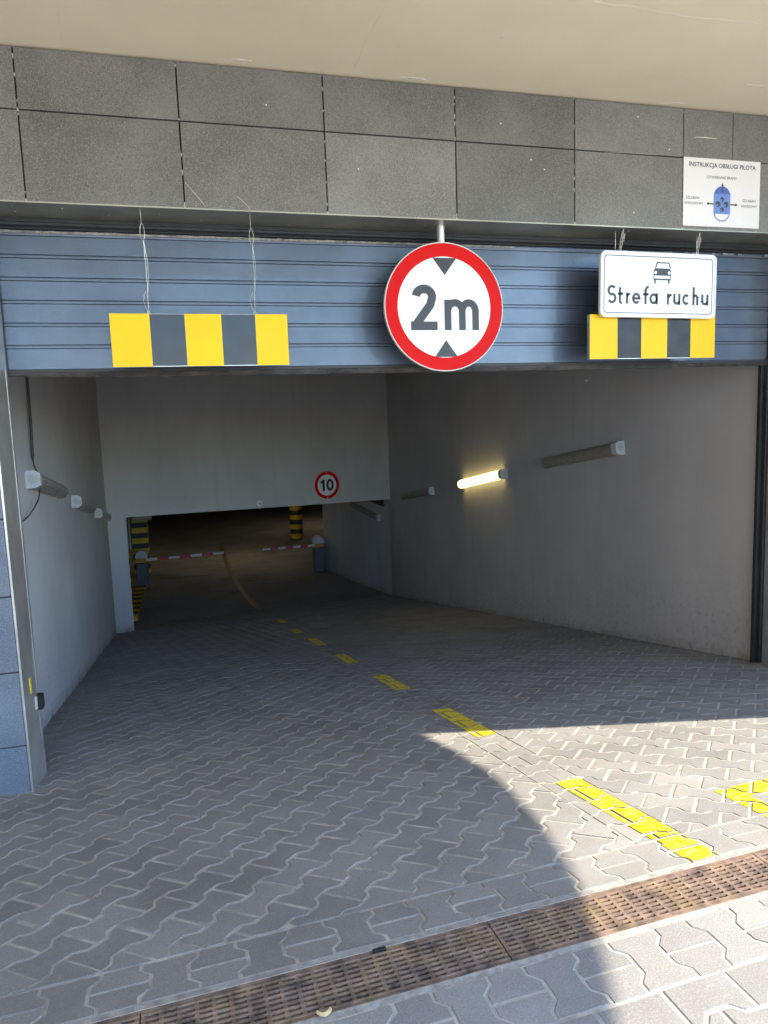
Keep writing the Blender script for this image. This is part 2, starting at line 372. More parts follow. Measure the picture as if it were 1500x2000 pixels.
def field(ang, u_ph, v_ph, clips, box):
    """stones whose long joints run at ang; box: range in (a, s)"""
    ca, sa = math.cos(R(ang)), math.sin(R(ang)); out = []
    cs = [(x*ca+y*sa, -x*sa+y*ca) for x in box[:2] for y in box[2:]]
    u0, u1 = min(c[0] for c in cs), max(c[0] for c in cs); v0, v1 = min(c[1] for c in cs), max(c[1] for c in cs)
    for k in range(int((v0-v_ph)/PV)-1, int((v1-v_ph)/PV)+2):
        v = v_ph+k*PV
        for j in range(int((u0-u_ph)/PL)-1, int((u1-u_ph)/PL)+2):
            u = u_ph+PL/2+j*PL+(PL/2 if k % 2 else 0)
            a, s_ = u*ca-v*sa, u*sa+v*ca
            if a < box[0]-.2 or a > box[1]+.2 or s_ < box[2]-.2 or s_ > box[3]+.2: continue
            P = [(x*ca-y*sa, x*sa+y*ca) for x, y in stone_poly(u, v)]
            for cl in clips:
                P = clip(P, *cl)
                if len(P) < 3: break
            if len(P) >= 3 and abs(area(P)) > .0009: out.append(P)
    return out
def edge_row(along, fixed0, r0, r1, ph):
    """row one stone deep; along='a': runs along a, stones' length along s from fixed0; along='s' the other way"""
    out = []
    for k in range(int((r0-ph)/PV)-1, int((r1-ph)/PV)+2):
        v = ph+k*PV
        if v < r0-PV or v > r1+PV: continue
        if k % 2 == 0: polys = [stone_poly(PL/2, v)]
        else:                                        # neighbours shifted by half: two half stones, heads meeting in the middle
            polys = [clip(stone_poly(0, v), 1, 0, JW/2), clip(stone_poly(PL, v), -1, 0, -(PL-JW/2))]
        for P in polys:
            Q = [(p[1], fixed0+p[0]) if along == 'a' else (fixed0+p[0], p[1]) for p in P]
            if along == 's':
                Q = clip(Q, 0, 1, r0)
                if len(Q) >= 3: Q = clip(Q, 0, -1, -r1)
            if len(Q) >= 3 and abs(area(Q)) > .0008: out.append(Q)
    return out
LW, RW = -3.3, 6.6
SEAM0, SEAM1 = 1.478, 1.678
ROW = .225
stones = []
stones += edge_row('a', .022, LW, RW, .393)
stones += field(45, .426, .083, [(0, 1, ROW+.002), (-1, 0, -(SEAM0-.001)), (0, -1, -S_END)], (LW, SEAM0, ROW, 2.35))
stones += field(45, .426, .083, [(0, 1, 2.35-.0), (-1, 0, -(SEAM0-.001)), (1, 0, -.93), (0, -1, -S_END)], (-1.1, SEAM0, 2.35, S_END))
stones += edge_row('s', SEAM0, ROW+.002, S_END, .33)
stones += field(-45, .05, .02, [(0, 1, ROW+.002), (1, 0, SEAM1+.001), (0, -1, -2.35)], (SEAM1, RW, ROW, 2.35))
stones += field(-45, .05, .02, [(0, 1, 2.35), (1, 0, SEAM1+.001), (-1, 0, -4.35), (0, -1, -S_END)], (SEAM1, 4.4, 2.35, S_END))
stones += edge_row('s', -.93-PL, 2.4, S_END, .1)
# seam pieces split where the field clip at 2.35 cut them stay as laid cuts
ramp_b = MB()
ramp_b.add([(LW-.1, 0, -.0024), (7, 0, -.0024), (7, S_END+.02, -.0024), (LW-.1, S_END+.02, -.0024)], [(0, 1, 2, 3)])
ramp = tag(ramp_b.build('ramp', 'joint_sand'), 'sloping grey paved driveway of interlocking stones leading down into the garage', 'ramp', kind='structure')
ramp.matrix_world = RAMP_M
fore_b = MB()
fore_b.add([(-4, -4.2, -.0024), (7, -4.2, -.0024), (7, -.178, -.0024), (-4, -.178, -.0024)], [(0, 1, 2, 3)])
fore = tag(fore_b.build('forecourt', 'joint_sand'), 'level grey paved forecourt of interlocking stones in front of the drain', 'forecourt', kind='structure')
fore.matrix_world = LEV_M
fstones = edge_row('a', -.178-.02-PL, -4, 7, .33)
fstones += field(0, .09, -.446, [(0, -1, .401)], (-3.9, 6.9, -2.6, -.4))
def project(p):
    q = p-Vector((0, 0, CZ)); z = q.dot(cf)
    if z < .1: return None
    return 750+1390*q.dot(cr)/z, 1000+1390*q.dot(cd)/z
def lay(polys, root, root_m, limit, label):
    info = []
    for P in polys:
        n = len(P); c_ = root_m @ Vector((sum(p[0] for p in P)/n, sum(p[1] for p in P)/n, 0)); q = project(c_)
        ok = q and -40 < q[0] < 1540 and 0 < q[1] < 2050
        info.append((0 if ok else 1, (c_-cam_o.location).length, P))
    info.sort(key=lambda t: t[:2])
    rest = MB(); tones = []
    rnd = random.Random(3)
    for i, (o_, dist, P) in enumerate(info):
        dz = rnd.uniform(-.0012, .0012); tx, ty = rnd.uniform(-.008, .008), rnd.uniform(-.008, .008)
        V, F = stone_geo(P, dz, tx, ty)
        if i < limit and o_ == 0:
            me = bpy.data.meshes.new('paver'); me.from_pydata(V, [], F); me.materials.append(M['paver'])
            o = bpy.data.objects.new('paver', me); COL.objects.link(o); o.parent = root
        else:
            rest.add(V, F); tones += [rnd.random()]*len(F)
    if rest.f:
        me = bpy.data.meshes.new('paver_field'); me.from_pydata(rest.v, [], rest.f); me.materials.append(M['paver'])
        at = me.attributes.new('tone', 'FLOAT', 'FACE'); at.data.foreach_set('value', tones)
        o = bpy.data.objects.new('paver_field', me); COL.objects.link(o); o.parent = root; o['kind'] = 'stuff'
lay(stones, ramp, RAMP_M, 300, '')
lay(fstones, fore, LEV_M, 120, '')
# mortar beds beside the drain
mb = MB().box(-3.3, 6.9, .0, .024, -.03, -.0015); mb.build('mortar_strip', 'mortar', ramp)
mb = MB().box(-3.9, 6.9, -.2, -.176, -.03, -.002); mb.build('mortar_strip', 'mortar', fore)
# painted lane dashes, following the stones they lie on
def painted(shapes, name, matn, root, polys, lift=.0022):
    out = []
    for quad in shapes:
        q = quad if area(quad) > 0 else quad[::-1]; mb = MB()
        for P in polys:
            T = inset(P if area(P) > 0 else P[::-1], .003)
            for i in range(len(q)):
                p0, p1 = q[i], q[(i+1) % len(q)]; nx, ny = -(p1[1]-p0[1]), p1[0]-p0[0]
                T = clip(T, nx, ny, nx*p0[0]+ny*p0[1])
                if len(T) < 3: break
            if len(T) >= 3 and abs(area(T)) > 1e-5:
                mb.add([(*p, lift) for p in T], [tuple(range(len(T)))])
        if mb.f: out.append(mb.build(name, matn, root))
    return out
def a_of(x, y): d = Vector((x, y, 0))-O; return (d.dot(ea), d.dot(eb)/CT)
dash = []
for x0, x1, y0, y1 in ((1.535, 1.655, 1.885, 2.79), (1.475, 1.60, 3.64, 4.37), (1.415, 1.535, 5.12, 5.80), (1.34, 1.455, 6.57, 7.2), (1.295, 1.40, 8.0, 8.74), (1.23, 1.34, 9.4, 10.0), (1.2, 1.31, 10.95, 11.6)):
    a0, s0 = a_of(x0, y0); a1, s1 = a_of(x1, y1); a0b = a_of(x0, y1)[0]
    a_l = (a_of(x0, (y0+y1)/2)[0]); a_r = a_of(x1, (y0+y1)/2)[0]
    dash.append([(a_l, s0), (a_r, s0), (a_r, s1), (a_l, s1)])
painted(dash, 'lane_dash', 'road_yellow', ramp, stones)
# arrow head at the right edge of the frame (points left, mostly out of frame)
arrow_parts = [[a_of(*p) for p in q] for q in (((2.045, 2.385), (2.7, 2.43), (2.7, 2.32), (2.13, 2.285)), ((2.045, 2.385), (2.13, 2.285), (2.12, 1.98), (2.03, 1.98)), ((2.09, 2.335), (2.75, 1.9), (2.68, 1.82), (2.05, 2.24)))]
painted(arrow_parts[:2], 'lane_arrow', 'road_yellow', ramp, stones)

# ---- drain channel with cast grates
drain = tag(empty('drain_channel', LEV_M), 'rusty slotted drain channel crossing the paving in the foreground', 'drain')
D0, D1 = -.176, .0
MB().box(-3.3, 6.9, D0-.002, D0+.0065, -.088, -.003).build('frame', 'rust', drain); MB().box(-3.3, 6.9, D1-.0065, D1+.001, -.088, -.003).build('frame', 'rust', drain); mb = MB().box(-3.3, 6.9, D0, D1, -.10, -.05)
mb.build('channel', 'channel_dark', drain)
def grate(a0, a1):
    mb = MB(); n = 9; y0, y1 = D0+.009, D1-.009; p = (y1-y0)/n
    L_ = a1-a0-.004; rr = .0044
    for i in range(n):
        yc = y0+(i+.5)*p; k = max(2, int(L_/.0115)); 
        prof = [(-rr, -.012), (-rr, -.004), (-rr*.55, 0), (rr*.55, 0), (rr, -.004), (rr, -.012)]
        mb.prism(prof, a0, a0+L_, lambda q, h, yc=yc: (h, yc+q[0], q[1]-.002))
    m_ = int(L_/.044)
    for i in range(n-1):
        yc = y0+(i+1)*p
        for j in range(m_+1):
            x = a0+.006+j*(L_-.012)/m_
            mb.box(x-.006, x+.006, yc-p/2+.002, yc+p/2-.002, -.014, -.0035)
    mb.box(a0, a0+L_, y0-.003, y0+.002, -.014, -.0045); mb.box(a0, a0+L_, y1-.002, y1+.003, -.014, -.0045)
    return mb.build('grate', 'rust', drain)
x = -2.22
for k in range(7): grate(x+k, x+k+1)
# small slotted fixing on the grate and a dry leaf
tag(MB().box(.415, .455, -.012, .0, -.01, .003, .002).build('drain_clip', 'black_plastic'), 'small black clip at the upper edge of the drain grate', 'clip').matrix_world = LEV_M
lf = MB(); pts = arc(0, 0, .022, 200, 340, 10); pin = arc(0, .008, .0185, 335, 205, 10)
lf.prism(pts+pin, .0, .003, lambda p, h: (p[0], p[1], h+.0015+.004*abs(p[0]/.03)))
leaf = tag(lf.build('dry_leaf', 'leaf_dry'), 'curled dry yellow leaf scrap on the near edge of the rusty drain', 'leaf'); leaf.matrix_world = LEV_M @ Matrix.Translation((.235, -.165, 0))

# ------------------------------------------------------------------ building: canopy, facade
FY = 3.964; ZT, ZM, ZB = 3.368, 3.075, 2.652
k_ = lambda z: (ZT-z)/math.tan(R(SUN_EL)); sh = Vector((math.sin(R(SUN_AZ)), math.cos(R(SUN_AZ))))
curve = [(1.218, 3.881, -.352), (1.289, 3.389, -.268), (1.307, 3.088, -.217), (1.292, 2.767, -.162), (1.247, 2.436, -.106), (1.185, 2.122, -.053), (1.105, 1.851, -.007), (1.064, 1.712, 0), (1.012, 1.563, 0), (.944, 1.409, 0)]
edge = [(p[0]+sh.x*k_(p[2]), p[1]+sh.y*k_(p[2])) for p in curve]
cx, cy = edge[0]                                              # wall corner that throws the straight shadow
ex, ey = edge[-1]
more = [(p[0]+sh.x*k_(0), p[1]+sh.y*k_(0)) for p in ((.86, 1.27), (.74, 1.13), (.55, 1.01), (.3, .92), (0, .86), (-.5, .83), (-1.2, .82))]  # unseen rear edge, shaped to let sun onto the ground behind the camera
outline = [(-4.59, 4.6), (-4.59, more[-1][1])]+more[::-1]+edge[::-1]+[(cx+.3, cy), (6.2, cy), (6.2, 4.6)]
mb = MB().prism(outline, ZT, ZT+.45, lambda p, h: (p[0], p[1], h))
canopy = tag(mb.build('canopy', 'plaster_beige'), 'smooth beige plaster ceiling of the canopy over the garage entrance', 'ceiling', kind='structure')
# hairline cracks and flaked spots in the plaster
def zp(u, v, z=ZT):
    w = cf+cr*((u-750)/1390)+cd*((v-1000)/1390); t = (z-CZ)/w.z; return Vector((w.x*t, w.y*t, z))
def yp(u, v, y):
    w = cf+cr*((u-750)/1390)+cd*((v-1000)/1390); t = y/w.y; return Vector((w.x*t, y, CZ+w.z*t))
rnd = random.Random(11)
def crack(pts, r, name, matn, seg=5):
    P = []
    for i in range(len(pts)-1):
        for j in range(seg):
            q = pts[i].lerp(pts[i+1], j/seg); P.append(q+Vector((rnd.uniform(-.004, .004), rnd.uniform(-.004, .004), 0)))
    P.append(pts[-1])
    return MB().tube(P, [r*rnd.uniform(.5, 1.2) for _ in P], 4).build(name, matn, canopy)
crack([zp(750, 15), zp(715, 80), zp(690, 135)], .0013, 'crack', 'chip')
crack([zp(1140, 0), zp(1250, 15), zp(1330, 30), zp(1500, 48)], .0009, 'crack', 'chip')
crack([zp(1458, 164), zp(1495, 168)], .0016, 'crack', 'chip', 3)
crack([zp(110, 10), zp(122, 78)], .0007, 'crack', 'chip')
def flake(u, v, w, h, seed):
    r_ = random.Random(seed); c_ = zp(u, v); P = []
    for i in range(12):
        q = 2*math.pi*i/12; k = r_.uniform(.6, 1.15); P.append((c_.x+w*math.cos(q)*k, c_.y+h*math.sin(q)*k))
    MB().prism(P, ZT-.0015, ZT+.002, lambda p, hh: (p[0], p[1], hh)).build('flaked_patch', 'chip', canopy)
flake(808, 153, .085, .012, 1); flake(470, 117, .05, .010, 2); flake(1295, 202, .03, .006, 3)
flake(980, 72, .016, .01, 5); flake(1000, 53, .006, .005, 6); flake(780, 90, .008, .006, 7); flake(1330, 201, .05, .005, 9)

facade = tag(empty('facade', Matrix.Translation((0, 0, 0))), 'dark speckled granite cladding band above the garage opening', 'facade')
mb = MB().box(-9, 6.1, FY+.035, FY+.30, ZB+.004, ZT-.002); mb.build('backing', 'gap_dark', facade)
JX = [-.688+.75*n for n in range(-11, 6)]
def panel(x0, x1, z0, z1, j=.006, matn='granite', parent=facade, name='granite_panel', y=FY):
    return MB().box(x0+j/2, x1-j/2, y, y+.03, z0+j/2, z1-j/2, .0018).build(name, matn, parent)
for i in range(len(JX)-1):
    j = .007
    panel(JX[i], JX[i+1], ZM, ZT-.006, j); panel(JX[i], JX[i+1], ZB-.003, ZM, j)
for a0, a1 in ((3.062, 3.424), (3.424, 4.174), (4.174, 4.924), (4.924, 5.674)): panel(a0, a1, ZM, ZT-.006, .004)
for a0, a1 in ((3.062, 3.812), (3.812, 4.562), (4.562, 5.312)): panel(a0, a1, ZB-.003, ZM, .005)
# mortar crumbs caught in the open joints
for i, jx in enumerate(JX[9:]+[3.062]):
    mb = MB(); r_ = random.Random(i)
    for _ in range(6):
        z = r_.uniform(ZB, ZT-.03); h = r_.uniform(.006, .022); mb.box(jx-.0034, jx+.0034, FY+.004, FY+.02, z, z+h)
    mb.build('mortar_crumb', 'grout', facade)['kind'] = 'stuff'
SB = 4.235                                                    # back edge of the metal soffit
mb = MB().box(-.919, 4.085, FY+.004, SB, ZB-.004, ZB+.003); sof = mb.build('soffit_plate', 'zinc_soffit', facade)
MB().box(-.919, 4.085, FY+.001, FY+.004, ZB-.006, ZB+.012).build('drip_edge', 'zinc_soffit', facade)
for u, v in ((23, 402), (30, 413), (121, 407), (212, 421), (311, 417), (393, 430), (563, 439), (715, 437), (830, 440), (1018, 449), (1228, 451), (1268, 455), (1390, 455), (1475, 452)):
    p = zp(u, v, ZB-.004); MB().prism(circ(p.x, p.y, .0042, 8), ZB-.0065, ZB-.003, lambda q, h: (q[0], q[1], h)).build('screw', 'galv', sof)
# scratches / stains on cladding
def scratch(p0, p1, r):
    a_, b_ = yp(*p0, FY-.0008), yp(*p1, FY-.0008)
    MB().tube([a_, a_.lerp(b_, .5)+Vector((0, 0, .003)), b_], [r*.5, r, r*.4], 4).build('scratch', 'chip', facade)
scratch((362, 357), (402, 404), .0011); scratch((462, 382), (490, 410), .0008); scratch((1357, 268), (1400, 271), .0026); scratch((1180, 297), (1285, 303), .0010)
for u, v in ((1246, 228), (978, 241), (1037, 312), (1063, 331), (1238, 415), (1307, 292), (520, 205), (700, 330)):
    p = yp(u, v, FY); MB().prism(circ(p.x, p.z, .004, 7), .0, .0012, FXZ(FY)).build('plaster_spot', 'chip', facade)

# piers either side
def pier(x0, x1, label, edge_x, sgn):
    t = tag(empty('entrance_pier', Matrix.Translation((0, 0, 0))), label, 'pier')
    MB().box(min(x0, x1)+.03, max(x0, x1)-.03, FY+.034, FY+.33, -.9, ZB-.004).build('core', 'grout', t)
    zs = [-.9, -.5115, -.109, .2925, .695, 1.0975, 1.5, 1.9025, 2.305, ZB-.006]
    xs = sorted([edge_x+sgn*.012, edge_x+sgn*.75, edge_x+sgn*1.5, edge_x+sgn*2.25, x1 if sgn > 0 else x0])
    for i in range(len(xs)-1):
        for k in range(len(zs)-1):
            MB().box(xs[i]+.002, xs[i+1]-.002, FY, FY+.032, zs[k]+.003, zs[k+1]-.003, .002).build('tile', 'granite_sky_tint', t)
    return t
pl = pier(-3.3, -.919, 'granite tiled pier left of the garage opening, skylight blue in its colour', -.919, -1)
mb = MB().box(-.931, -.919, FY-.003, 4.30, -.95, ZB-.004, .0015); mb.build('steel_edge', 'steel', pl)
MB().box(-.923, -.9175, 4.262, 4.30, -.95, 1.87).build('edge_fold', 'steel', pl)
pr = pier(4.085, 5.2, 'granite tiled pier right of the garage opening', 4.085, 1)
MB().box(4.085, 4.097, FY-.003, 4.30, -.95, ZB-.004, .0015).build('steel_edge', 'steel', pr)
# unseen side wall, added so that its corner throws the straight shadow
wall_side = tag(MB().box(cx, cx+1.6, cy, FY-.006, -.9, ZT-.002).build('wall_right_unseen', 'granite_sky_tint'), 'added granite wall, unseen right of the entrance, casting the straight shadow', 'wall', kind='structure')
wall_left_out = tag(MB().box(-9, -3.3, FY, 4.4, -.9, ZB-.004).build('wall_left_outside', 'granite_sky_tint'), 'granite wall continuing left of the entrance', 'wall', kind='structure')

# photocell and sticker on the left steel edge
ph = tag(empty('photocell', Matrix.Translation((-.919, 4.235, .03))), 'small black photocell box on the left steel door edge', 'photocell')
MB().box(-.004, .034, -.03, .03, -.043, .04, .006).build('body', 'black_plastic', ph); MB().box(-.002, .030, -.032, -.03, -.036, .03).build('lens', 'black_plastic', ph)
MB().box(-.012, .01, -.042, -.028, -.035, .043, .003).build('bracket', 'galv', ph)
st = MB().prism(rrect(-.016, .016, -.046, .046, .014), 0, .002, lambda p, h: (h, p[0], p[1])); so = tag(st.build('sticker', 'yellow_plastic'), 'yellow rounded sticker on the left steel door edge above the photocell', 'sticker')
so.matrix_world = Matrix.Translation((-.9188, 4.122, .163))

# ------------------------------------------------------------------ roller shutter
SY = 4.32
shut = tag(empty('roller_shutter', Matrix.Translation((0, SY, 0))), 'raised blue-grey ribbed roller shutter across the top of the garage opening', 'shutter')
zs = [2.575, 2.4575, 2.339, 2.2185, 2.0975, 1.980, 1.872]
X0, X1 = -.935, 4.10
def slat(z1, z0, last=False):
    rib = .0 if last else .019
    pr_ = [(0, z1-.001), (0, z0+rib+.005), (.003, z0+rib+.003), (.010, z0+rib+.002), (.010, z0+rib+.0), (.003, z0+rib-.001), (.001, z0+rib-.003), (.001, z0+.005), (.004, z0+.003), (.010, z0+.002), (.010, z0), (.03, z0), (.03, z1-.001)] if rib else [(0, z1), (0, z0), (.03, z0), (.03, z1)]
    return MB().prism(pr_, X0, X1, lambda p, h: (h, p[0], p[1])).build('slat', 'shutter', shut)
for i in range(6): slat(zs[i], zs[i+1], i == 5)
MB().prism([(0.004, 2.640), (-.004, 2.60), (-.004, 2.594), (.0, 2.578), (.03, 2.578), (.03, 2.640)], X0, X1, lambda p, h: (h, p[0], p[1])).build('slat', 'shutter', shut)
# dusty seal line on top of the first slat
mb = MB(); r_ = random.Random(5); n = 160
for i in range(n):
    xa = X0+(X1-X0)*i/n; xb = X0+(X1-X0)*(i+.93)/n
    if i > 95 and r_.random() < .8: continue
    mb.box(xa, xb, -.014, -.004, 2.588+r_.uniform(-.001, .001), 2.600+r_.uniform(-.003, .001))
mb.build('brush_seal', 'dusty_seal', shut)['kind'] = 'stuff'
# bottom bar with a sagging rubber seal
MB().box(X0, X1, -.008, .034, 1.852, 1.870, .002).build('bottom_bar', 'shutter_dark', shut)
mb = MB(); n = 90; V = []; F = []
for i in range(n+1):
    x = X0+(X1-X0)*i/n; r1 = random.Random(i).uniform(-.002, .002)
    lo = 1.822+r1+(.012*math.exp(-((x+.9)/.35)**2))+(.01*math.exp(-((x-3.9)/.5)**2))
    V += [(x, -.004, 1.853), (x, -.006, (lo+1.853)/2), (x, .004, lo), (x, .022, lo), (x, .030, 1.853)]
for i in range(n):
    for k in range(4): F.append((i*5+k, i*5+k+1, i*5+5+k+1, i*5+5+k))
mb.add(V, F); mb.build('rubber_seal', 'rubber', shut, True)
# guides and header rails
MB().box(4.068, 4.092, -.012, .07, -.95, 2.62, .002).build('guide_rail', 'shutter_dark', shut)
MB().box(4.045, 4.068, .022, .055, -.95, 2.62, .002).build('guide_rail', 'shutter_dark', shut)
MB().box(-.93, -.915, -.02, .06, 1.86, 2.62).build('guide_rail', 'shutter_dark', shut)
MB().box(X0, X1, SB-SY+.004, -.012, 2.628, 2.72).build('header_rail', 'shutter_dark', shut)
MB().box(X0, X1, -.030, -.002, 2.604, 2.628, .003).build('header_rail', 'shutter_dark', shut)
MB().box(X0, X1, SB-SY+.010, SB-SY+.03, 2.612, 2.630, .003).build('header_rail', 'shutter_dark', shut)
MB().box(X0-.3, X1+.3, .035, .2, 2.5, ZT+.1).build('header_box', 'gap_dark', shut)

# ------------------------------------------------------------------ hanging height bars
def wire_pts(p0, p1, off=(0, 0), n=10):
    a_, b_ = Vector(p0), Vector(p1); out = []
    for i in range(n+1):
        t = i/n; q = a_.lerp(b_, t); k = math.sin(math.pi*t); q.x += off[0]*k+.0012*math.sin(i*2.3); q.y += off[1]*k; out.append(q)
    return out
def loop(mb, c_, w, h, r):
    mb.tube([(c_[0]+w*math.sin(2*math.pi*i/14), c_[1], c_[2]+h*math.cos(2*math.pi*i/14)) for i in range(15)], r, 5, False)
def height_bar(x0, x1, z0, z1, stops, y, label, thick, wires, glossy=('black_film', 'black_film')):
    t = tag(empty('height_bar', Matrix.Translation((x0, y, z0))), label, 'height bar', 'striped height bars hanging in front of the shutter')
    MB().box(0, x1-x0, .0, thick, 0, z1-z0, .001).build('board', 'galv', t)
    st_ = [0]+stops+[x1-x0]
    for i in range(5):
        h = .0022 if i % 2 == 0 else .0012
        MB().box(st_[i]+.0002, st_[i+1]-.0002, -h, 0, .0015 if i % 2 == 0 else .004, z1-z0-(.0 if i % 2 == 0 else .002)).build('yellow_stripe' if i % 2 == 0 else 'black_stripe', 'yellow_film' if i % 2 == 0 else glossy[0], t)
    for (wx, wy, tx) in wires:
        mb = MB(); top = Vector((tx, wy, ZB-.004)); L_ = ZB-.004-z1
        a_ = Vector((wx, y+.004, z1-.004)); l0 = top+Vector((0, 0, -.075))
        mb.tube([top, top+Vector((.002, 0, -.075))], .0018, 5)
        loop(mb, (l0.x+.003, l0.y, l0.z-.04), .011, .042, .0017)
        k = l0+Vector((.005, 0, -.08))
        mb.tube(wire_pts(k, a_, (.004, 0)), .0017, 5); mb.tube(wire_pts(k, a_+Vector((0, 0, .09)), (.014, 0)), .0014, 5)
        mb.tube(wire_pts(a_+Vector((-.006, 0, .12)), a_+Vector((.0, 0, .015)), (-.016, 0)), .0014, 5)
        loop(mb, (a_.x, a_.y, a_.z+.008), .006, .014, .0017)
        mb.add([], []); mb.v = [(p[0]-x0, p[1]-y, p[2]-z0) for p in mb.v]
        mb.build('hanging_wire', 'wire', t, True)
    return t
hb = height_bar(-.357, .574, 1.855, 2.132, [.2, .38, .572, .755], 4.06, 'yellow and black striped height bar hanging on long wires at left', .012, ((-.16, 4.0, -.162), (.398, 4.02, .396)))
hb2 = height_bar(2.485, 3.42, 1.868, 2.146, [.199, .373, .567, .745], 4.085, 'yellow and black striped height bar tucked behind the white zone sign', .03, (), ('black_film_matt',))
for x in (2.66, 3.26):
    mb = MB().tube([(x-2.485, -.005, .277), (x-2.485, -.01, ZB-.004-1.868)], .0017, 5); mb.build('hanging_wire', 'wire', hb2)

# ------------------------------------------------------------------ round 2 m sign
SR = .3675
sg = tag(empty('height_limit_sign', Matrix.Translation((1.503, 4.045, 2.174)) @ Matrix.Rotation(R(0), 4, 'Z')), 'round red and white height limit sign reading 2m on a short pole', 'sign')
MB().prism(circ(0, 0, SR, 72), -.018, 0, LXZ).build('disc', 'sign_grey_edge', sg, True)
MB().prism(circ(0, 0, SR*.79, 64), 0, .0015, LXZ).build('white_face', 'sign_white', sg)
mb = MB(); ring(mb, circ(0, 0, SR*.988, 72), circ(0, 0, SR*.787, 72), .003, LXZ); mb.build('red_ring', 'sign_red', sg)
mb = MB(); ring(mb, circ(0, 0, SR*1.004, 72), circ(0, 0, SR*.99, 72), .006, LXZ, -.02); mb.build('rim', 'sign_grey_edge', sg)
s = SR
for pts in (((-.2, .765), (.2, .765), (.0, .50)), ((-.195, -.775), (.0, -.51), (.195, -.775))):
    MB().prism([(p[0]*s+(.01*s), p[1]*s) for p in pts], .0015, .0028, LXZ).build('arrow', 'sign_black', sg)
def glyph2(cx_, cy_, h, w_):       # digit 2: height h, centred
    k = h
    return [[(cx_-.245*k, cy_+.20*k)]+arc(cx_, cy_+.235*k, .20*k, 172, -22, 18)+[(cx_-.235*k, cy_-.43*k+.0*k), ], [(cx_-.325*k, cy_-.43*k), (cx_+.30*k, cy_-.43*k)]]
mb = MB(); hh = .71*s
st_ = [(-.515, .135)]; 
for p in arc(-.345, .165, .135, 175, -25, 16, .118): st_.append(p)
st_ += [(-.245, .04), (-.49, -.27), (-.505, -.29)]
stroke(mb, [(p[0]*s, p[1]*s) for p in st_[1:]], .135*s, .0028, LXZ, .0015)
stroke(mb, [(-.575*s, -.287*s), (-.13*s, -.287*s)], .135*s, .0029, LXZ, .0015)
mb.build('digit_two', 'sign_black', sg)
mb = MB()
for x_ in (.05, .295, .525): 
    stroke(mb, [(x_*s, -.354*s), (x_*s, (.12 if x_ < .1 else -.03)*s)], .115*s, .0028, LXZ, .0015)
for c_, r_x in ((.1725, .1225), (.41, .115)):
    stroke(mb, [(p[0]*s, p[1]*s) for p in arc(c_, -.06, r_x, 180, 0, 14, .135)], .115*s, .0029 if c_ < .3 else .0031, LXZ, .0015)
mb.build('letter_m', 'sign_black', sg)
MB().tube([(0.002, .045, ZB-2.174-.002), (.002, .045, -.355)], .024, 16).build('pole', 'steel', sg, True)
MB().box(-.05, .05, .018, .07, .16, .2).build('clamp', 'galv', sg); MB().box(-.05, .05, .018, .07, -.2, -.16).build('clamp', 'galv', sg)

# ------------------------------------------------------------------ zone sign
ZW, ZH = .845, .396
zn = tag(empty('zone_sign', Matrix.Translation((2.96, 4.045, 2.322)) @ Matrix.Rotation(R(.6), 4, 'Y')), 'white rectangular sign with a car symbol reading Strefa ruchu', 'sign')
MB().prism(rrect(-ZW/2, ZW/2, -ZH/2, ZH/2, .035), -.016, 0, LXZ).build('plate', 'sign_grey_edge', zn, True)
mb = MB(); ring(mb, rrect(-ZW/2-.003, ZW/2+.003, -ZH/2-.003, ZH/2+.003, .037), rrect(-ZW/2+.006, ZW/2-.006, -ZH/2+.006, ZH/2-.006, .031), .006, LXZ, -.018); mb.build('rolled_edge', 'sign_white', zn, True)
MB().prism(rrect(-ZW/2+.005, ZW/2-.005, -ZH/2+.005, ZH/2-.005, .03), 0, .001, LXZ).build('face', 'sign_white', zn)
mb = MB(); ring(mb, rrect(-ZW/2+.022, ZW/2-.022, -ZH/2+.022, ZH/2-.022, .024), rrect(-ZW/2+.0265, ZW/2-.0265, -ZH/2+.0265, ZH/2-.0265, .021), .0016, LXZ, .001); mb.build('border_line', 'sign_black', zn)
# car symbol
car = MB(); k = .00078; C_ = lambda x, y: ((x-750)*k+.02, (480-y)*k-.0)
for pts in ([(697, 296), (815, 296), (830, 345), (820, 345), (808, 305), (704, 305), (690, 345), (680, 345)], [(684, 345), (816, 345), (832, 362), (832, 402), (668, 402), (668, 362)], [(668, 426), (832, 426), (832, 438), (668, 438)], [(676, 438), (690, 438), (690, 465), (676, 465)], [(806, 438), (820, 438), (820, 465), (806, 465)], [(668, 402), (674, 402), (674, 430), (668, 430)], [(826, 402), (832, 402), (832, 430), (826, 430)]):
    car.prism([C_(*p) for p in pts], .001, .0018, LXZ)
car.build('car_symbol', 'sign_black', zn)
for hx in (686, 814):
    MB().prism(circ(*C_(hx, 379), .0105, 16), .0018, .0024, LXZ).build('headlight_dot', 'sign_white', zn)
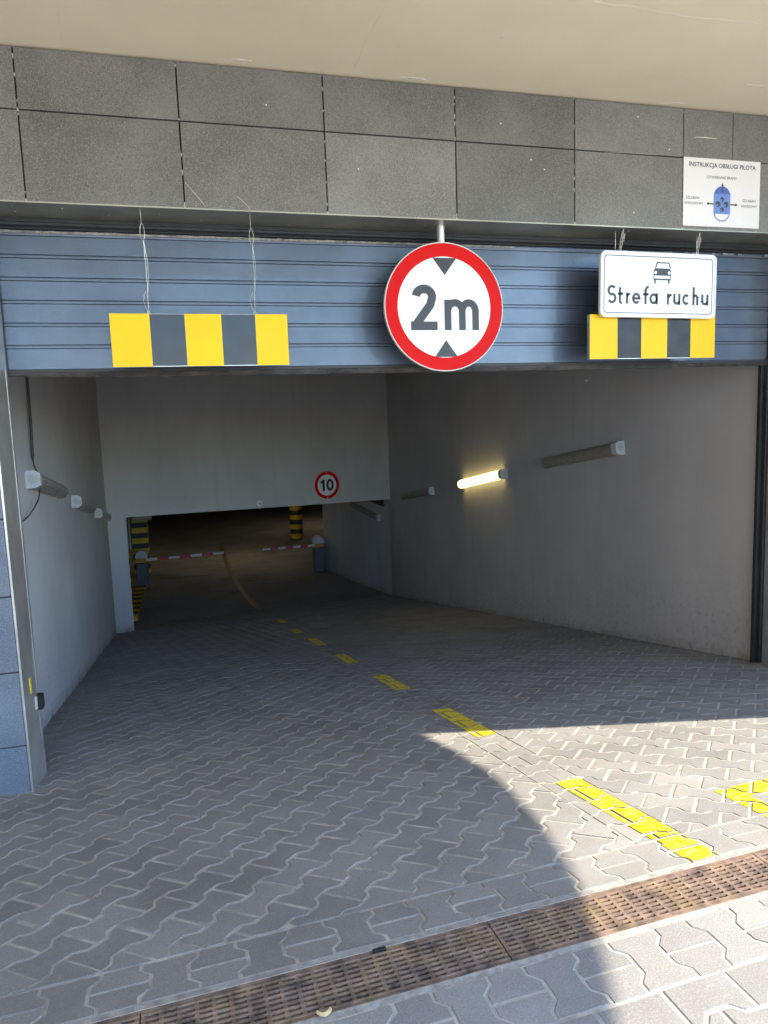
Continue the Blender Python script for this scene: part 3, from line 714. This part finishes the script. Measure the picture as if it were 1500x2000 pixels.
# lettering in strokes; X-height xh, stroke w
def lettering():
    xh, ch, w = .0685, .113, .0155; mb = MB(); out = []
    def put(x0, strokes):
        for S_ in strokes: stroke(mb, [(x0+p[0], p[1]) for p in S_], w, .0018, LXZ, .001)
    h2 = xh/2; r = h2-w/2
    def S_(W): 
        rr = ch/4-w/4+.001; top = ch-w/2
        return [arc(W/2, top-rr, W/2-w*.35, 35, 180, 10, rr)[0:]+arc(W/2, top-rr, W/2-w*.35, 195, 255, 5, rr)+arc(W/2, w/2+rr, W/2-w*.35, 75, 0, 6, rr)+arc(W/2, w/2+rr, W/2-w*.35, -15, -150, 9, rr)]
    def t_(W): return [[(W*.38, ch*.88), (W*.38, r+w/2)]+arc(W*.38+.014, r*.62+w/2-.004, .014, 190, 275, 5, .016), [(0, xh-w/2), (W, xh-w/2)]]
    def r_l(W): return [[(w/2, 0), (w/2, xh)], arc(W*.95, xh-w/2-W*.72, W*.95-w/2, 170, 88, 6, W*.72)]
    def e_(W): return [[(w*.6, h2), (W-w*.5, h2)]+arc(W/2, h2, W/2-w/2, 8, 318, 20, r)]
    def f_(W): return [[(W*.42, 0), (W*.42, ch*.72)]+arc(W*.42+.018, ch*.72, .018, 180, 75, 6, ch*.28-w/2), [(0, xh-w/2), (W*.92, xh-w/2)]]
    def a_(W): return [arc(W/2, h2, W/2-w/2, 0, 360, 24, r), [(W-w/2, 0), (W-w/2, xh)]]
    def u_(W): return [[(w/2, xh), (w/2, W/2)]+arc(W/2, W/2, W/2-w/2, 180, 360, 10)+[(W-w/2, W/2)], [(W-w/2, 0), (W-w/2, xh)]]
    def c_l(W): return [arc(W*.55, h2, W*.55-w/2, 48, 312, 18, r)]
    def h_(W): return [[(w/2, 0), (w/2, ch)], [(W-w/2, 0), (W-w/2, xh-W/2)]+arc(W/2, xh-W/2, W/2-w/2, 0, 180, 10)]
    for g_, a, b_ in ((S_, 240, 318), (t_, 335, 385), (r_l, 412, 450), (e_, 470, 550), (f_, 575, 632), (a_, 637, 718), (r_l, 808, 855), (u_, 870, 940), (c_l, 960, 1027), (h_, 1062, 1120), (u_, 1150, 1222)):
        put((a-731)*.000757+.0, g_((b_-a)*.000757))
    mb.v = [(p[0], p[1], p[2]-.118) for p in mb.v]
    return mb
lettering().build('lettering', 'sign_black', zn)
for x_, tx in ((-.285, 2.672), (.282, 3.226)):
    mb = MB(); z1 = ZH/2-.008; top = (tx-2.96, -.035, ZB-2.322-.004)
    a_ = Vector((x_, .004, z1))
    mb.tube(wire_pts(top, a_, (.006, 0)), .0016, 5); mb.tube(wire_pts(top, a_, (-.009, 0)), .0016, 5); mb.tube(wire_pts((top[0]+.014, top[1], top[2]-.03), (a_.x-.008, a_.y-.002, a_.z+.04), (0, 0)), .0014, 5)
    loop(mb, (a_.x, a_.y, a_.z+.02), .008, .022, .0016); loop(mb, (top[0], top[1], top[2]-.05), .008, .024, .0016)
    mb.build('hanging_wire', 'wire', zn, True)

# ------------------------------------------------------------------ instruction poster
PW, PH = .572, .407
po = tag(empty('instruction_poster', Matrix.Translation((3.349, FY-.001, 2.875)) @ Matrix.Rotation(R(.0), 4, 'Y')), 'white remote control instruction poster with blue remote on granite cladding', 'poster')
MB().box(-PW/2, PW/2, -.003, 0, -PH/2, PH/2).build('sheet', 'paper', po)
def text(body, x, z, size, parent, matn, name, y=-.0036, align='CENTER', bold=.0):
    cu = bpy.data.curves.new('text', 'FONT'); cu.body = body; cu.size = size; cu.align_x = align; cu.align_y = 'CENTER'; cu.offset = bold; cu.extrude = .0002
    o = bpy.data.objects.new('text', cu); COL.objects.link(o)
    dg = bpy.context.evaluated_depsgraph_get(); me = bpy.data.meshes.new_from_object(o.evaluated_get(dg)); bpy.data.objects.remove(o)
    me.materials.clear(); me.materials.append(M[matn]); n = bpy.data.objects.new(name, me); COL.objects.link(n); n.parent = parent
    n.matrix_local = Matrix.Translation((x, y, z)) @ Matrix.Rotation(R(90), 4, 'X'); return n
text('INSTRUKCJA OBSŁUGI PILOTA', .0, .163, .0365, po, 'ink', 'heading', bold=.0006)
text('OTWIERANIE BRAMY', -.005, .093, .0235, po, 'ink', 'caption')
text('SZLABAN', -.218, -.035, .0235, po, 'ink', 'caption'); text('WYJAZDOWY', -.208, -.068, .0215, po, 'ink', 'caption')
text('SZLABAN', .205, -.038, .0235, po, 'ink', 'caption'); text('WJAZDOWY', .205, -.071, .0215, po, 'ink', 'caption')
fp = LXZ
B_ = lambda x, z: (x, z)
MB().prism(rrect(-.064, .064, -.172, .044, .062, 10), .003, .0035, fp).build('remote_outline', 'print_grey', po)
MB().prism(rrect(-.0605, .0605, -.169, .041, .059, 10), .0035, .0039, fp).build('remote_body', 'print_blue', po)
cap = [p for p in rrect(-.0605, .0605, -.169, .041, .059, 10) if p[1] > -.002]
MB().prism([(.060, -.004)]+cap+[(-.060, -.004)], .0039, .0043, fp).build('remote_top', 'print_blue_dark', po)
low = [p for p in rrect(-.053, .053, -.163, .035, .052, 10) if p[1] < -.127]
MB().prism([(-.0525, -.125)]+low+[(.0525, -.125)], .0039, .0043, fp).build('key_ring_hole', 'paper', po)
for bx, bz, br in ((0, -.036, .014), (-.03, -.066, .018), (.03, -.066, .018), (0, -.097, .014)):
    MB().prism(circ(bx, bz, br, 20), .0039, .0044, fp).build('button', 'ink', po)
    MB().prism(circ(bx-br*.35, bz-br*.35, br*.38, 12), .0044, .0047, fp).build('button_glint', 'print_blue', po)
for pts in ([(-.004, .005), (.004, .005), (.004, .045), (.010, .045), (0, .062), (-.010, .045), (-.004, .045)], [(-.062, -.062), (-.062, -.070), (-.1, -.070), (-.1, -.076), (-.118, -.066), (-.1, -.056), (-.1, -.062)], [(.062, -.062), (.062, -.070), (.1, -.070), (.1, -.076), (.118, -.066), (.1, -.056), (.1, -.062)]):
    MB().prism(pts, .0042, .0050, fp).build('arrow', 'ink', po)

# ------------------------------------------------------------------ ramp corridor walls
WL = (Vector((-1.135, 4.30, 0)), Vector((-1.353, 12.195, 0))); WR = (Vector((4.100, 4.30, 0)), Vector((3.855, 13.80, 0)))
def wall(name, p0, p1, z0, z1, th, side, matn, label, zend=None, cat='wall'):
    """vertical slab on plan line p0-p1; side=+1 puts thickness to the left of the direction"""
    d = (p1-p0).normalized(); n = Vector((-d.y, d.x, 0))*side*th
    P = [p0, p1, p1+n, p0+n]; z0b = zend if zend is not None else z0
    V = [(p.x, p.y, z) for p, z in zip(P, (z0, z0b, z0b, z0))]+[(p.x, p.y, z1) for p in P]
    mb = MB().add(V, [(0, 1, 2, 3), (4, 5, 6, 7), (0, 1, 5, 4), (1, 2, 6, 5), (2, 3, 7, 6), (3, 0, 4, 7)])
    o = mb.build(name, matn); return tag(o, label, cat, kind='structure')
CEIL = 2.95
wall('wall_left', WL[0], WL[1]+(WL[1]-WL[0]).normalized()*.3, -3, CEIL, .3, 1, 'plaster_grey', 'grey plaster wall along the left side of the ramp')
wall('wall_right', WR[0], WR[1], -3, CEIL, .3, -1, 'plaster_grey', 'grey plaster wall along the right side of the ramp')
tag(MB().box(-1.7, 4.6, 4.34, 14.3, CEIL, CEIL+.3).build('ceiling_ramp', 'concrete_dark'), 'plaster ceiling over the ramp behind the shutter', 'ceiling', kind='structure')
for x0, x1 in ((-1.7, -.931), (4.10, 4.6)):
    pass
tag(MB().box(-1.75, -.933, 4.301, 4.36, -1, CEIL).build('wall_left_return', 'plaster_grey'), 'narrow plaster return behind the left steel edge', 'wall', kind='structure')
tag(MB().box(4.101, 4.6, 4.301, 4.36, -1, CEIL).build('wall_right_return', 'plaster_grey'), 'narrow plaster return behind the right guide rail', 'wall', kind='structure')
# end wall with the low opening into the garage
c1 = Vector((-1.353, 12.195, 0)); c2 = Vector((3.94, 13.825, 0)); dl = (c2-c1).normalized(); nl = Vector((-dl.y, dl.x, 0))
LEN = (c2-c1).length
def lp(u, z, t=0): p = c1+dl*u+nl*t; return (p.x, p.y, z)
ux = .285
mb = MB(); TH_ = .30
mb.prism([(-.2, -3), (ux, -3), (ux, .135), (LEN+.2, -.02), (LEN+.2, CEIL), (-.2, CEIL)], 0, TH_, lambda p, h: lp(p[0], p[1], h))
lintel = tag(mb.build('wall_end', 'plaster_grey'), 'grey plaster end wall with the low opening into the dark garage', 'wall', kind='structure')
# ------------------------------------------------------------------ garage beyond
gf = MB(); q0, q1 = gp(-9, B_END-.02), gp(9, B_END-.02)
gf.add([(q0.x, q0.y, ZF-.006), (q1.x, q1.y, ZF-.006), (12, 42, ZF-.006), (-12, 42, ZF-.006)], [(0, 1, 2, 3)])
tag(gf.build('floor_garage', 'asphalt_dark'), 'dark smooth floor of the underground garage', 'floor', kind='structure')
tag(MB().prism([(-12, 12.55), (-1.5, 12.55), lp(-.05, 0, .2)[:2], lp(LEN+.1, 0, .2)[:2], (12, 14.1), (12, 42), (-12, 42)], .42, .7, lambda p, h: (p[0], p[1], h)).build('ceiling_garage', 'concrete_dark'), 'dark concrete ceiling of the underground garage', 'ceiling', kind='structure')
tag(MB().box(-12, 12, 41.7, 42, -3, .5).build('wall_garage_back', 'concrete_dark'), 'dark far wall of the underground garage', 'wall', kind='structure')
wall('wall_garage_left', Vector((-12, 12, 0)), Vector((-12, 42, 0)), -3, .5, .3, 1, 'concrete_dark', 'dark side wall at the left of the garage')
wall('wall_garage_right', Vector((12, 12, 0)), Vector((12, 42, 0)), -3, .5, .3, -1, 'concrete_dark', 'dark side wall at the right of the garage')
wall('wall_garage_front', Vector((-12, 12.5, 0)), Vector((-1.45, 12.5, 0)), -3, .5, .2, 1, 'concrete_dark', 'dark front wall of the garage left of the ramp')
# wall past the end wall on the right, bending inwards
P_ = [Vector((3.93, 13.8, 0)), Vector((3.55, 15.0, 0)), Vector((3.06, 17.15, 0)), Vector((3.2, 17.4, 0)), Vector((12, 17.4, 0)), Vector((12, 13.8, 0))]
tag(MB().prism([(p.x, p.y) for p in P_], -3, .5, lambda p, h: (p[0], p[1], h)).build('wall_garage_bend', 'plaster_grey'), 'grey wall bending inwards just past the garage opening', 'wall', kind='structure')
# painted lines on the garage floor
def floor_line(pts, w, label):
    mb = MB(); stroke(mb, pts, w, ZF+.001, lambda p, h: (p[0], p[1], h), ZF-.004)
    return tag(mb.build('floor_line', 'road_yellow_old'), label, 'floor line', kind='structure')
floor_line([(1.22, 13.5), (1.09, 14.19), (.98, 15.0), (.9, 15.87), (.83, 17.2), (.8, 18.1), (.76, 19.5), (.74, 22)], .12, 'worn yellow curving centre line inside the garage')
floor_line([(-.9, 18.35), (-.92, 17.82), (.3, 17.75)], .07, 'faint corner line of a bay behind the left barrier')
floor_line([(.95, 16.5), (2.5, 16.3)], .05, 'faint stop line before the right barrier')

# ------------------------------------------------------------------ speed sign and bell on the end wall
ang_l = math.atan2(dl.y, dl.x)
t10 = tag(empty('speed_limit_sign', frame(Vector(lp(4.02, .385, -.004)), ang_l)), 'small round red and white speed limit sign reading 10', 'sign')
r10 = .268
MB().prism(circ(0, 0, r10, 48), -.002, .006, LXZ).build('disc', 'sign_white', t10)
mb = MB(); ring(mb, circ(0, 0, r10*.985, 48), circ(0, 0, r10*.75, 48), .0085, LXZ, .004); mb.build('red_ring', 'sign_red', t10)
mb = MB(); s_ = r10
stroke(mb, [(-.27*s_, -.42*s_), (-.27*s_, .40*s_)], .18*s_, .009, LXZ, .006); stroke(mb, [(-.27*s_, .33*s_), (-.52*s_, .16*s_)], .125*s_, .0088, LXZ, .006); mb.build('digit_one', 'sign_black', t10)
mb = MB(); stroke(mb, arc(.25*s_, 0, .205*s_, 0, 360, 30, .34*s_), .175*s_, .009, LXZ, .006); mb.build('digit_zero', 'sign_black', t10)
for zz in (.9, -.9): MB().prism(circ(0, zz*r10, .014, 8), .008, .013, LXZ).build('screw', 'galv', t10)
bell = tag(empty('wall_sensor', frame(Vector(lp(2.63, .158, 0)), ang_l)), 'small white round sensor on the lower edge of the end wall', 'sensor')
MB().prism(circ(0, 0, .056, 24), 0, .02, LXZ).build('base', 'white_plastic', bell); MB().prism(circ(0, 0, .024, 20), .02, .045, LXZ).build('dome', 'housing_grey', bell)
MB().tube([(0, -.01, -.05), (0, -.01, -.12)], .006, 6).build('stem', 'white_plastic', bell)

# ------------------------------------------------------------------ fluorescent luminaires
def luminaire(p, ang, tilt, length, label, lit_=False, flip=1, group=None):
    """local x along the wall towards the outside end, -y into the room"""
    t = tag(empty('wall_luminaire', frame(p, ang, tilt)), label, 'lamp', group)
    L2 = length/2; w = .062
    prof = [(-.055, 0), (-.055, .03), (-.05, .035), (.05, .035), (.055, .03), (.055, 0)]
    MB().prism(prof, -L2, L2, lambda q, h: (h, -q[1], q[0])).build('base_tray', 'housing_grey', t)
    cov = []
    for i in range(25):
        a = math.pi*i/24; rr = 1+(.035 if i % 2 else 0)
        cov.append((w*math.cos(a)*rr, .036+.062*math.sin(a)*rr))
    MB().prism(cov, -L2+.03, L2-.05, lambda q, h: (h, -q[1], q[0])).build('cover', 'tube_lit' if lit_ else 'diffuser', t)
    capp = [(.066, 0), (.066, .06), (.045, .098), (-.045, .098), (-.066, .06), (-.066, 0)]
    MB().prism(capp, L2-.05, L2+.03, lambda q, h: (h, -q[1], q[0])).build('end_cap', 'cap_clear', t)
    MB().prism(circ(0, .05, .034, 16), L2+.03, L2+.036, lambda q, h: (h, -q[1], q[0])).build('cable_gland', 'housing_grey', t)
    MB().prism([(p_[0]*.93, p_[1]*.95) for p_ in capp], -L2-.012, -L2+.03, lambda q, h: (h, -q[1], q[0])).build('end_cap', 'housing_grey', t)
    for k in (-.3, .3):
        for sz in (-1, 1): MB().box(k*length-.012, k*length+.012, -.05, -.02, sz*.058-.006, sz*.058+.006).build('clip', 'galv', t)
    return t
def on_wall(W, y, z):
    t = (y-W[0].y)/(W[1].y-W[0].y); p = W[0].lerp(W[1], t); return Vector((p.x, p.y, z))
GL = 'fluorescent luminaires along the ramp walls'
angL = math.atan2(WL[0].y-WL[1].y, WL[0].x-WL[1].x)    # local x towards the street, room on its ... side
for (ya, za), (yb, zb), lab in (((5.78, 1.19), (7.25, .98), 'unlit grey fluorescent lamp nearest the opening on the left wall'), ((8.16, .80), (9.63, .58), 'unlit grey fluorescent lamp in the middle of the left wall'), ((10.39, .43), (11.86, .21), 'unlit grey fluorescent lamp deepest on the left wall')):
    pa, pb = on_wall(WL, ya, za), on_wall(WL, yb, zb); mid = (pa+pb)/2; L_ = (pa-pb).length
    # left wall: the room lies to +x; local x must point away from the street so that -y faces the room -> mirror with negative scale avoided by rotating
    t = luminaire(mid+Vector((.002, 0, 0)), angL+math.pi, 0, L_, lab, group=GL)
    d = (pa-pb).normalized(); n = Vector((0, 0, 1)).cross(d).normalized()   # d towards street
    room = Vector((1, 0, 0)); yv = -(room-d*room.dot(d)).normalized(); zv = d.cross(yv)
    mm = Matrix.Identity(4)
    for i, v in enumerate((d, yv, zv)):
        for k in range(3): mm[k][i] = v[k]
    mm.translation = mid; t.matrix_world = mm
for (ya, za), (yb, zb), lab, l_ in (((6.07, 1.195), (7.5, .985), 'unlit grey fluorescent lamp nearest the opening on the right wall', False), ((8.58, .80), (10.03, .56), 'glowing warm fluorescent lamp on the right wall', True), ((11.29, .36), (12.85, .13), 'unlit grey fluorescent lamp deepest on the right wall', False)):
    pa, pb = on_wall(WR, ya, za), on_wall(WR, yb, zb); mid = (pa+pb)/2; L_ = (pa-pb).length
    t = luminaire(mid, 0, 0, L_, lab, l_, group=GL)
    d = (pa-pb).normalized(); room = Vector((-1, 0, 0)); yv = -(room-d*room.dot(d)).normalized(); zv = d.cross(yv)
    mm = Matrix.Identity(4)
    for i, v in enumerate((d, yv, zv)):
        for k in range(3): mm[k][i] = v[k]
    mm.translation = mid; t.matrix_world = mm
pa, pb = Vector((3.71, 14.53, -.40)), Vector((3.50, 15.26, -.27)); d = (pa-pb).normalized(); room = Vector((-1, 0, 0)); yv = -(room-d*room.dot(d)).normalized(); zv = d.cross(yv)
t = luminaire((pa+pb)/2, 0, 0, 1.2, 'dim fluorescent lamp under the pipes past the end wall', group=GL)
mm = Matrix.Identity(4)
for i, v in enumerate((d, yv, zv)):
    for k in range(3): mm[k][i] = v[k]
mm.translation = (pa+pb)/2; t.matrix_world = mm
# pipes under the garage ceiling past the end wall
for k, (dz, dx) in enumerate(((.0, 0), (.08, .12), (.15, .26))):
    mb = MB().tube([(3.86-dx*.6, 14.15, -.18+dz), (3.30-dx, 15.7, .06+dz*.6), (2.9-dx, 17.0, .2+dz*.4)], .045, 10)
    tag(mb.build('pipe', 'cable', None, True), ('lowest', 'middle', 'uppermost')[k]+' dark pipe under the garage ceiling past the end wall', 'pipe', 'pipes past the end wall')

# cables on the left wall
pts = [Vector((-1.165, 6.08, 2.9)), Vector((-1.165, 6.08, 1.96)), Vector((-1.16, 6.03, 1.6)), Vector((-1.158, 5.98, 1.32)), Vector((-1.11, 5.86, 1.22)), Vector((-1.12, 5.92, 1.1)), Vector((-1.13, 5.85, 1.02)), Vector((-1.14, 5.6, .95)), Vector((-1.13, 5.25, .93)), Vector((-1.12, 4.7, .9))]
sm = []
for i in range(len(pts)-1):
    p0, p1, p2, p3 = pts[max(i-1, 0)], pts[i], pts[i+1], pts[min(i+2, len(pts)-1)]
    for j in range(6):
        u = j/6; sm.append(.5*((2*p1)+(p2-p0)*u+(2*p0-5*p1+4*p2-p3)*u*u+(3*p1-p0-3*p2+p3)*u**3))
sm.append(pts[-1])
tag(MB().tube(sm, [.011 if i < 18 else .005 for i in range(len(sm))], 8).build('cable', 'cable', None, True), 'black cable running down the left wall to the first lamp', 'cable')
p = on_wall(WR, 6.69, 1.88)
dt = MB().prism(circ(0, 0, .014, 10), 0, .012, lambda q, h: (-h, q[0], q[1])).build('wall_button', 'white_plastic'); dt.location = p
tag(dt, 'tiny white fixing high on the right wall', 'fixing')

# ------------------------------------------------------------------ barriers
def barrier(x, y, arm, label):
    t = tag(empty('parking_barrier', Matrix.Translation((x, y, ZF))), label, 'barrier', 'boom barriers inside the garage')
    MB().box(-.13, .13, -.14, .14, 0, .60, .02).build('housing', 'barrier_grey', t)
    MB().prism(circ(0, .64, .125, 24, .09), -.12, .12, lambda p, h: (p[0], h, p[1])).build('hub', 'barrier_orange', t, True)
    hood = arc(0, .72, .135, 0, 180, 12, .15)+[(-.135, .70), (.135, .70)]
    MB().prism(hood, -.13, .13, lambda p, h: (p[0], h, p[1])).build('hood', 'barrier_silver', t, True)
    n = 7; sg_ = 1 if arm > 0 else -1; L_ = abs(arm); tl = .04*sg_
    root = None
    for i in range(n):
        x0, x1 = .1+(L_-.1)*i/n, .1+(L_-.1)*(i+1)/n
        mb = MB().box(sg_*x0, sg_*x1, -.170, -.140, .636, .692)
        mb.v = [(v[0], v[1], v[2]+tl*0+.012*abs(v[0])*(1 if sg_ > 0 else -.2)) for v in mb.v]
        mb.build('arm_section', 'arm_red' if i % 2 else 'arm_white', t)
    return t
barrier(-1.21, 16.95, 1.83, 'grey boom barrier with red and white arm on the left inside the garage')
barrier(2.90, 17.1, -1.36, 'grey boom barrier with red and white arm on the right inside the garage')
# striped columns
def column(x, y, r, z_top_stripe, label, square=False, band=.145, start=0):
    t = tag(empty('striped_column', Matrix.Translation((x, y, ZF))), label, 'column', 'striped columns in the garage')
    if square: MB().box(-r, r, -r, r, 0, .42-ZF).build('shaft', 'concrete_dark', t)
    else: MB().prism(circ(0, 0, r, 24), 0, .42-ZF, lambda p, h: (p[0], p[1], h)).build('shaft', 'concrete_dark', t, True)
    z = .03; i = start
    while z < z_top_stripe-ZF:
        n = 'yellow_band' if i % 2 == 0 else 'black_band'; mm_ = 'stripe_yellow' if i % 2 == 0 else 'stripe_black'
        if square: MB().box(-r-.006, r+.006, -r-.006, r+.006, z, z+band).build(n, mm_, t)
        else: MB().prism(circ(0, 0, r+.008, 24), z, z+band, lambda p, h: (p[0], p[1], h)).build(n, mm_, t, True)
        z += band; i += 1
    return t
column(3.13, 22.4, .19, -.6, 'yellow and black striped round column behind the right barrier', band=.15)
column(-1.32, 18.6, .18, -.3, 'yellow and black striped column behind the left barrier', True, band=.13)
column(-1.62, 16.1, .2, -.8, 'yellow and black striped column at the left edge of the opening', True, band=.135)
for k, (x_, y_) in enumerate(((-1.38, 15.75), (-1.33, 15.75))):
    tag(MB().tube([(x_, y_, -.95), (x_, y_, .4)], .018, 8).build('conduit_pipe', 'conduit', None, True), ('left', 'right')[k]+' one of two pale vertical conduits at the left edge of the garage', 'pipe', 'pale conduits')
tag(MB().box(-1.42, -1.0, 18.1, 18.3, -.62, -.38).build('junction_box', 'conduit'), 'grey box high in front of the left striped column', 'box')
kb = tag(empty('striped_kerb', Matrix.Translation((-1.28, 13.9, ZF))), 'low yellow and black striped kerb leading to the left barrier', 'kerb')
for i in range(14):
    MB().box(-.08+.0, .13, i*.2, i*.2+.2, 0, .1 if i % 2 else .1, .004).build('kerb_stripe', 'stripe_black' if i % 2 else 'stripe_yellow', kb)

# added warm fill lamps brightening the garage, unseen above the sight line
for k, (x_, y_) in enumerate(((1.2, 19.5), (-4.2, 21.0), (4.5, 25.0))):
    t = tag(empty('garage_fill_lamp', Matrix.Translation((x_, y_, .418))), ('first', 'left hand', 'far')[k]+' added warm fill lamp, out of sight on the garage ceiling', 'lamp', 'added fill lamps inside the garage')
    MB().box(-.08, .08, -.65, .65, -.05, 0, .01).build('base_tray', 'housing_grey', t)
    MB().prism(arc(0, -.05, .06, 180, 360, 12), -.6, .6, lambda p, h: (p[0], h, p[1])).build('cover', 'garage_fill_glow', t, True)

# added wing, unseen at left; blocks sky and bounces warm light into the ramp
wing = MB().box(-9, -4.6, -14, FY-.01, -.4, 9.0)
tag(wing.build('wall_left_added', 'plaster_added'), 'added plain beige plaster wing, unseen left of the forecourt, bouncing warm light', 'wall', kind='structure')
